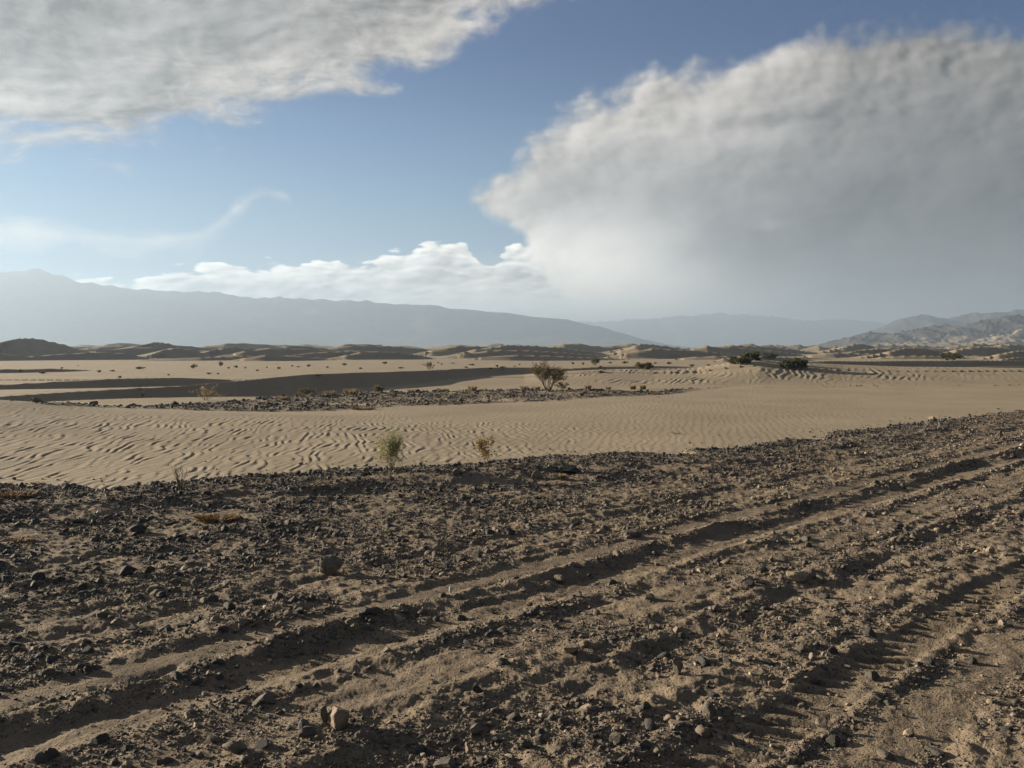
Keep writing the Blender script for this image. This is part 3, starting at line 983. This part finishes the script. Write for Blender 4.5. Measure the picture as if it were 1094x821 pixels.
def hill_sand(PX, T, Z, X, YY):
    n = fbm(X / 60, YY / 26, 4, 91)
    s = sst(-.38, -.52, T + .22 * n) * .9
    s = np.maximum(s, .95 * sst(.2, .45, fbm(X / 45, YY / 22, 3, 97)) * sst(-.2, -.34, T))
    return s


land('hill', [(860, 372.5), (888, 369), (905, 360), (918, 357), (927, 353.5), (937, 356), (950, 357), (962, 357), (970, 352), (985, 351), (996, 348), (1004, 346.5), (1015, 349.5), (1028, 350),
              (1040, 345), (1056, 342), (1072, 337), (1085, 338), (1110, 335), (1180, 328), (1300, 335), (1420, 372)],
     1180, 180, M_HILL, seed=33, rough=.75, sand_fn=hill_sand, front=.85, nd=200, na=700, jag=.42, detail=.34)

# ---------------------------------------------------------------- haze: real air around the whole scene
hz = bpy.data.materials.new('haze'); hz.use_nodes = True
nt = hz.node_tree
nt.nodes.remove(nt.nodes['Principled BSDF'])
vol = nt.nodes.new('ShaderNodeVolumePrincipled')
vol.inputs['Color'].default_value = (.315, .405, .525, 1)
vol.inputs['Density'].default_value = 4.9e-4
vol.inputs['Anisotropy'].default_value = .32
nt.links.new(vol.outputs[0], nt.nodes['Material Output'].inputs['Volume'])
bm = bmesh.new(); bmesh.ops.create_cube(bm, size=1.0)
me = bpy.data.meshes.new('haze'); bm.to_mesh(me); bm.free(); me.materials.append(hz)
ho = bpy.data.objects.new('haze', me); COL.objects.link(ho)
HT = max(TOPS) + 3
print('haze top', HT)
ho.scale = (15000, 15000, HT + 2); ho.location = (0, 0, HT / 2 - 1)
tag(ho, 'pale dusty haze filling the air between the viewer and the mountains', 'haze', kind='stuff')

# ---------------------------------------------------------------- sun
ts = Vector((-math.sin(R(SUN_AZ)) * math.cos(R(SUN_EL)), math.cos(R(SUN_AZ)) * math.cos(R(SUN_EL)), math.sin(R(SUN_EL))))
sl = bpy.data.lights.new('sun', 'SUN'); sl.energy = 5.0; sl.angle = R(.53); sl.color = (1, .87, .68)
so = bpy.data.objects.new('sun', sl); COL.objects.link(so)
so.rotation_euler = (-ts).to_track_quat('-Z', 'Y').to_euler()

# ---------------------------------------------------------------- sky and clouds (world shader, by direction)
w = bpy.data.worlds.new('World'); scene.world = w; w.use_nodes = True
g = G(w.node_tree)
bgn = w.node_tree.nodes['Background']
sky = g.node('ShaderNodeTexSky', sky_type='NISHITA')
sky.sun_disc = False; sky.sun_elevation = R(SUN_EL); sky.sun_rotation = R(-SUN_AZ)
sky.air_density = 1.0; sky.dust_density = 1.2; sky.ozone_density = 2.0; sky.altitude = 800
D = g.node('ShaderNodeTexCoord').outputs['Generated']
sp = g.node('ShaderNodeSeparateXYZ'); g.put(sp.inputs[0], D)
X, Y, Z = sp.outputs
AZ = g.mul(g.m('ARCTAN2', X, Y), 180 / math.pi)
EL = g.mul(g.m('ARCSINE', Z), 180 / math.pi)
U = g.lin(-60, 60, AZ)


def lut(px_pts, ext=None):
    pts = []
    for px, py in px_pts:
        a, e = azel(px, py)
        pts.append(((a + 60) / 120, (e + 10) / 60))
    return g.sub(g.mul(g.curve(U, pts), 60), 10)


def K(*c):
    """picture-linear colour -> background colour"""
    k = 1 / (2 ** EXPO) / BG
    return c4(*[v * k for v in c])


# domain: degrees, flattened a little towards the horizon
elw = g.m('POWER', g.mx(g.add(EL, 3), .1), .8)
V = g.vec(g.mul(g.add(AZ, g.mul(EL, -.35)), .072), g.mul(elw, .30), .0)
wn = g.node('ShaderNodeVectorMath', operation='SCALE')
nw = g.node('ShaderNodeTexNoise'); g.put(nw.inputs['Vector'], V); nw.inputs['Scale'].default_value = .9; nw.inputs['Detail'].default_value = 3
vs = g.node('ShaderNodeVectorMath', operation='SUBTRACT'); g.put(vs.inputs[0], nw.outputs['Color']); vs.inputs[1].default_value = (.5, .5, .5)
g.put(wn.inputs[0], vs.outputs[0]); wn.inputs['Scale'].default_value = .55
va = g.node('ShaderNodeVectorMath', operation='ADD'); g.put(va.inputs[0], V); g.put(va.inputs[1], wn.outputs[0])
VW = va.outputs[0]
def vo2(v):
    n = g.node('ShaderNodeVectorMath', operation='ADD'); g.put(n.inputs[0], v); n.inputs[1].default_value = (-.045, .025, 0)
    return n.outputs[0]


V2 = g.vec(g.mul(AZ, .095), g.mul(elw, .27), 3.7)
va2 = g.node('ShaderNodeVectorMath', operation='ADD'); wn2 = g.node('ShaderNodeVectorMath', operation='SCALE'); g.put(wn2.inputs[0], vs.outputs[0]); wn2.inputs['Scale'].default_value = .28
g.put(va2.inputs[0], V2); g.put(va2.inputs[1], wn2.outputs[0])
VW0, VW = VW, va2.outputs[0]
nA = g.sub(g.noise(VW, 1.5, 7., .57), .5)
vo = g.node('ShaderNodeVectorMath', operation='ADD'); g.put(vo.inputs[0], VW); vo.inputs[1].default_value = (-.13, .13, 0)
VS = vo.outputs[0]
nAs = g.sub(g.noise(VS, 1.5, 4., .5), .5)
relief = g.sub(nA, nAs)
nL = g.sub(g.noise(V, .55, 3., .5), .5)
nF = g.sub(g.noise(VW, 6., 5., .62), .5)
rel2 = g.sub(nF, g.sub(g.noise(vo2(VW), 6., 4., .6), .5))

def lumps(v, scale, soft=True):
    n = g.node('ShaderNodeTexVoronoi', feature='SMOOTH_F1' if soft else 'F1', voronoi_dimensions='2D'); g.put(n.inputs['Vector'], v)
    n.inputs['Scale'].default_value = scale; 
    if soft: n.inputs['Smoothness'].default_value = .35
    n.inputs['Detail'].default_value = 2.0 if soft else 1.5
    n.inputs['Roughness'].default_value = .5; n.inputs['Lacunarity'].default_value = 2.3
    return g.sub(.45, n.outputs['Distance'])


LA = lumps(VW, 2.6)
LAs = lumps(vo2(VW), 2.6)
relL = g.sub(LA, LAs)


def spot(px, py, sx, sy, tilt=0.):
    a0, e0 = azel(px, py)
    dx = g.sub(AZ, a0); dy = g.sub(g.sub(EL, e0), g.mul(dx, tilt))
    q = g.add(g.m('POWER', g.m('ABSOLUTE', g.mul(dx, 1 / sx)), 2.), g.m('POWER', g.m('ABSOLUTE', g.mul(dy, 1 / sy)), 2.))
    return g.m('EXPONENT', g.mul(q, -1.))


# -- big cloud on the right
topA = lut([(-200, 330), (440, 270), (500, 222), (520, 200), (560, 172), (585, 135), (620, 108), (660, 92), (720, 76), (790, 66), (850, 47), (900, 38), (960, 24), (1020, 16), (1094, 34), (1200, 20), (1400, -60)])
botA = lut([(-200, 150), (440, 190), (500, 206), (520, 226), (540, 243), (560, 262), (580, 290), (600, 330), (720, 400), (1094, 480), (1400, 480)])
sA = g.mn(g.sub(topA, EL), g.mul(g.sub(EL, botA), 1.1))
sAn = g.add(sA, g.add(g.mul(nA, 4.4), g.add(g.mul(nF, .5), g.add(g.mul(LA, 1.5), .6))))
mA = g.ss(-.4, 1.35, sAn)
dep = g.ss(0, 9., sAn)
# darker towards the right and in the body
right = g.ss(8, 27, g.add(AZ, g.mul(nL, 18)))
lowmid = g.ss(23, 10, EL)
bA = g.fmix(dep, .64, .41)
bA = g.fmix(g.mul(right, .88), bA, .17)
darkband = g.mul(g.ss(6, 20, AZ), g.mul(g.ss(1.5, 4.5, EL), g.ss(14, 7, EL)))
bA = g.fmix(g.mul(darkband, .7), bA, .08)
glow = g.mul(g.ss(11, 0, g.m('ABSOLUTE', g.sub(AZ, 4.5))), g.mul(g.ss(10.5, 5., EL), g.ss(-1., 4, EL)))
bA = g.fmix(g.mul(glow, .9), bA, 1.5)
bA = g.add(bA, g.mul(relief, g.mul(g.fmix(right, .9, .45), g.fmix(dep, 1.1, .6))))
bA = g.add(bA, g.add(g.mul(rel2, g.fmix(dep, .3, .07)), g.mul(relL, g.fmix(dep, .4, .05))))
bA = g.add(bA, g.mul(nL, .10))
bA = g.add(bA, g.mul(spot(822, 128, 3.0, .42, .04), -.13))
bA = g.add(bA, g.mul(spot(800, 146, 3.4, .7, .06), .13))
bA = g.add(bA, g.mul(spot(822, 241, .8, .35), .12))
bA = g.mx(bA, .08)
warmA = g.mix(g.mx(g.mul(glow, .8), g.mul(g.sub(1., dep), .7)), K(1.06, 1.0, .955), K(1.08, .985, .86))
colA = g.node('ShaderNodeVectorMath', operation='SCALE'); g.put(colA.inputs[0], warmA); g.put(colA.inputs['Scale'], bA)

VW = VW0
nF = g.sub(g.noise(VW, 6., 5., .62), .5)
rel2 = g.sub(nF, g.sub(g.noise(vo2(VW), 6., 4., .6), .5))
# -- deck at the upper left
botB = lut([(-500, 150), (-200, 158), (0, 158), (80, 163), (150, 160), (200, 142), (280, 124), (340, 106), (420, 84), (470, 58), (500, 34), (550, 16), (600, 4), (640, -20), (720, -90), (900, -200), (1400, -260)])
vb = g.node('ShaderNodeVectorMath', operation='MULTIPLY'); g.put(vb.inputs[0], VW); vb.inputs[1].default_value = (1., 1.35, 1)
nB = g.sub(g.noise(vb.outputs[0], 2.0, 9., .58), .5)
vb2 = g.node('ShaderNodeVectorMath', operation='ADD'); g.put(vb2.inputs[0], vb.outputs[0]); vb2.inputs[1].default_value = (-.10, .09, 0)
nBs = g.sub(g.noise(vb2.outputs[0], 2.0, 5., .5), .5)
sB = g.sub(EL, botB)
sBn = g.add(sB, g.add(g.mul(nB, 8.), g.mul(nF, 3.2)))
mB = g.mul(g.ss(-.5, 1.9, sBn), g.ss(-3., -1.2, g.mul(g.m('ABSOLUTE', AZ), -.02)))
depB = g.ss(0, 8, sBn)
bB = g.add(g.fmix(depB, .46, .27), g.mul(g.sub(nB, nBs), .9))
bB = g.add(bB, g.mul(rel2, g.fmix(depB, .9, .5)))
bB = g.add(bB, g.mul(nL, .40))
bB = g.mx(bB, .15)
colB = g.node('ShaderNodeVectorMath', operation='SCALE'); g.put(colB.inputs[0], g.mix(depB, K(1.06, .985, .90), K(1.04, .995, .945))); g.put(colB.inputs['Scale'], bB)

# -- low line of cumulus above the mountains
topC = lut([(-500, 300), (0, 310), (80, 296), (150, 290), (200, 285), (235, 278), (290, 281), (345, 277), (385, 276), (405, 273), (425, 268), (450, 259), (475, 255), (500, 255), (508, 274), (530, 276), (537, 262), (565, 257), (595, 259), (612, 268), (640, 290), (760, 330), (1400, 340)])
vc = g.node('ShaderNodeVectorMath', operation='MULTIPLY'); g.put(vc.inputs[0], VW); vc.inputs[1].default_value = (1., 1.25, 1)
nC = g.sub(g.noise(vc.outputs[0], 7.5, 8., .58), .5)
vc2 = g.node('ShaderNodeVectorMath', operation='ADD'); g.put(vc2.inputs[0], vc.outputs[0]); vc2.inputs[1].default_value = (-.035, .04, 0)
nCs = g.sub(g.noise(vc2.outputs[0], 6.5, 5., .5), .5)
LC = lumps(vc.outputs[0], 5.5, False)
sC = g.add(g.sub(topC, EL), g.add(g.mul(nC, 1.7), g.mul(LC, .95)))
mC = g.ss(-.02, .25, sC)
bC = g.add(g.fmix(g.ss(0, 2.2, sC), 1.25, .62), g.add(g.mul(g.sub(nC, nCs), 1.6), g.mul(g.sub(LC, lumps(vc2.outputs[0], 5.5, False)), .9)))
colC = g.node('ShaderNodeVectorMath', operation='SCALE'); g.put(colC.inputs[0], g.mix(g.ss(0, 2.5, sC), K(1.02, .985, .91), K(1., 1., 1.))); g.put(colC.inputs['Scale'], bC)
# -- thin veil at the left and a wisp
topD = lut([(-500, 225), (0, 234), (60, 240), (120, 248), (180, 249), (215, 243), (238, 226), (258, 210), (280, 203), (305, 207), (320, 235), (360, 275), (700, 330), (1400, 340)])
botD = lut([(-500, 290), (0, 268), (100, 268), (180, 270), (225, 262), (250, 240), (270, 222), (300, 212), (330, 245), (700, 350), (1400, 360)])
sD = g.mn(g.sub(topD, EL), g.mul(g.sub(EL, botD), .6))
sDn = g.add(sD, g.add(g.mul(nA, 2.2), g.mul(nF, 1.4)))
mD = g.mul(g.ss(-.3, 1.1, sDn), .8)
colD = K(.82, .80, .75)
# -- clear-sky whitening low on the left, with some thin veil
veil = g.mul(g.ss(20, 4., EL), .7)

nish = g.node('ShaderNodeVectorMath', operation='MULTIPLY')
g.put(nish.inputs[0], sky.outputs[0]); nish.inputs[1].default_value = (.0, .17, .385)
lim = g.node('ShaderNodeVectorMath', operation='MINIMUM'); g.put(lim.inputs[0], nish.outputs[0]); lim.inputs[1].default_value = K(.11, .35, .60)[:3]
base = lim.outputs[0]
base = g.mix(veil, base, K(.22, .44, .60))
base = g.mix(mD, base, colD)
base = g.mix(mC, base, colC.outputs[0])
base = g.mix(g.mul(mA, .97), base, colA.outputs[0])
bank = g.mul(g.ss(20, 3, g.m('ABSOLUTE', g.sub(AZ, 2.))), g.ss(6.8, 2.2, g.add(EL, g.mul(nL, 3.))))
base = g.mix(g.mul(bank, .7), base, K(1.5, 1.38, 1.16))
base = g.mix(mB, base, colB.outputs[0])
# unseen sky beside, behind and overhead: invented dark bluish cloud to cut shadow fill
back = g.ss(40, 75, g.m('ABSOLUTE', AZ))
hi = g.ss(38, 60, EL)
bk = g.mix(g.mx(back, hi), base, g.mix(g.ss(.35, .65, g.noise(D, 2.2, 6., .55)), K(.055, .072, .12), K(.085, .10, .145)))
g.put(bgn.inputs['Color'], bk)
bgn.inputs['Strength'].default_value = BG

# ---------------------------------------------------------------- camera and render settings
cam = bpy.data.cameras.new('camera')
cam.sensor_fit = 'HORIZONTAL'; cam.sensor_width = 36
cam.lens = 36 * FPX / 1094
cam.clip_start = .05; cam.clip_end = 40000
co = bpy.data.objects.new('camera', cam); COL.objects.link(co)
co.location = (0, 0, CAM_Z); co.rotation_euler = (math.pi / 2 - PITCH, 0, 0)
scene.camera = co
vs_ = scene.view_settings
scene.display_settings.display_device = 'sRGB'
vs_.view_transform = 'Standard'; vs_.look = 'None'; vs_.exposure = EXPO; vs_.gamma = 1; vs_.use_curve_mapping = False
cy = scene.cycles
cy.use_denoising = True
cy.max_bounces = 4; cy.diffuse_bounces = 2; cy.glossy_bounces = 1; cy.transmission_bounces = 1; cy.volume_bounces = 1; cy.transparent_max_bounces = 4
cy.use_fast_gi = False
cy.sample_clamp_indirect = 4
print('script', round(time.time() - T0, 1))
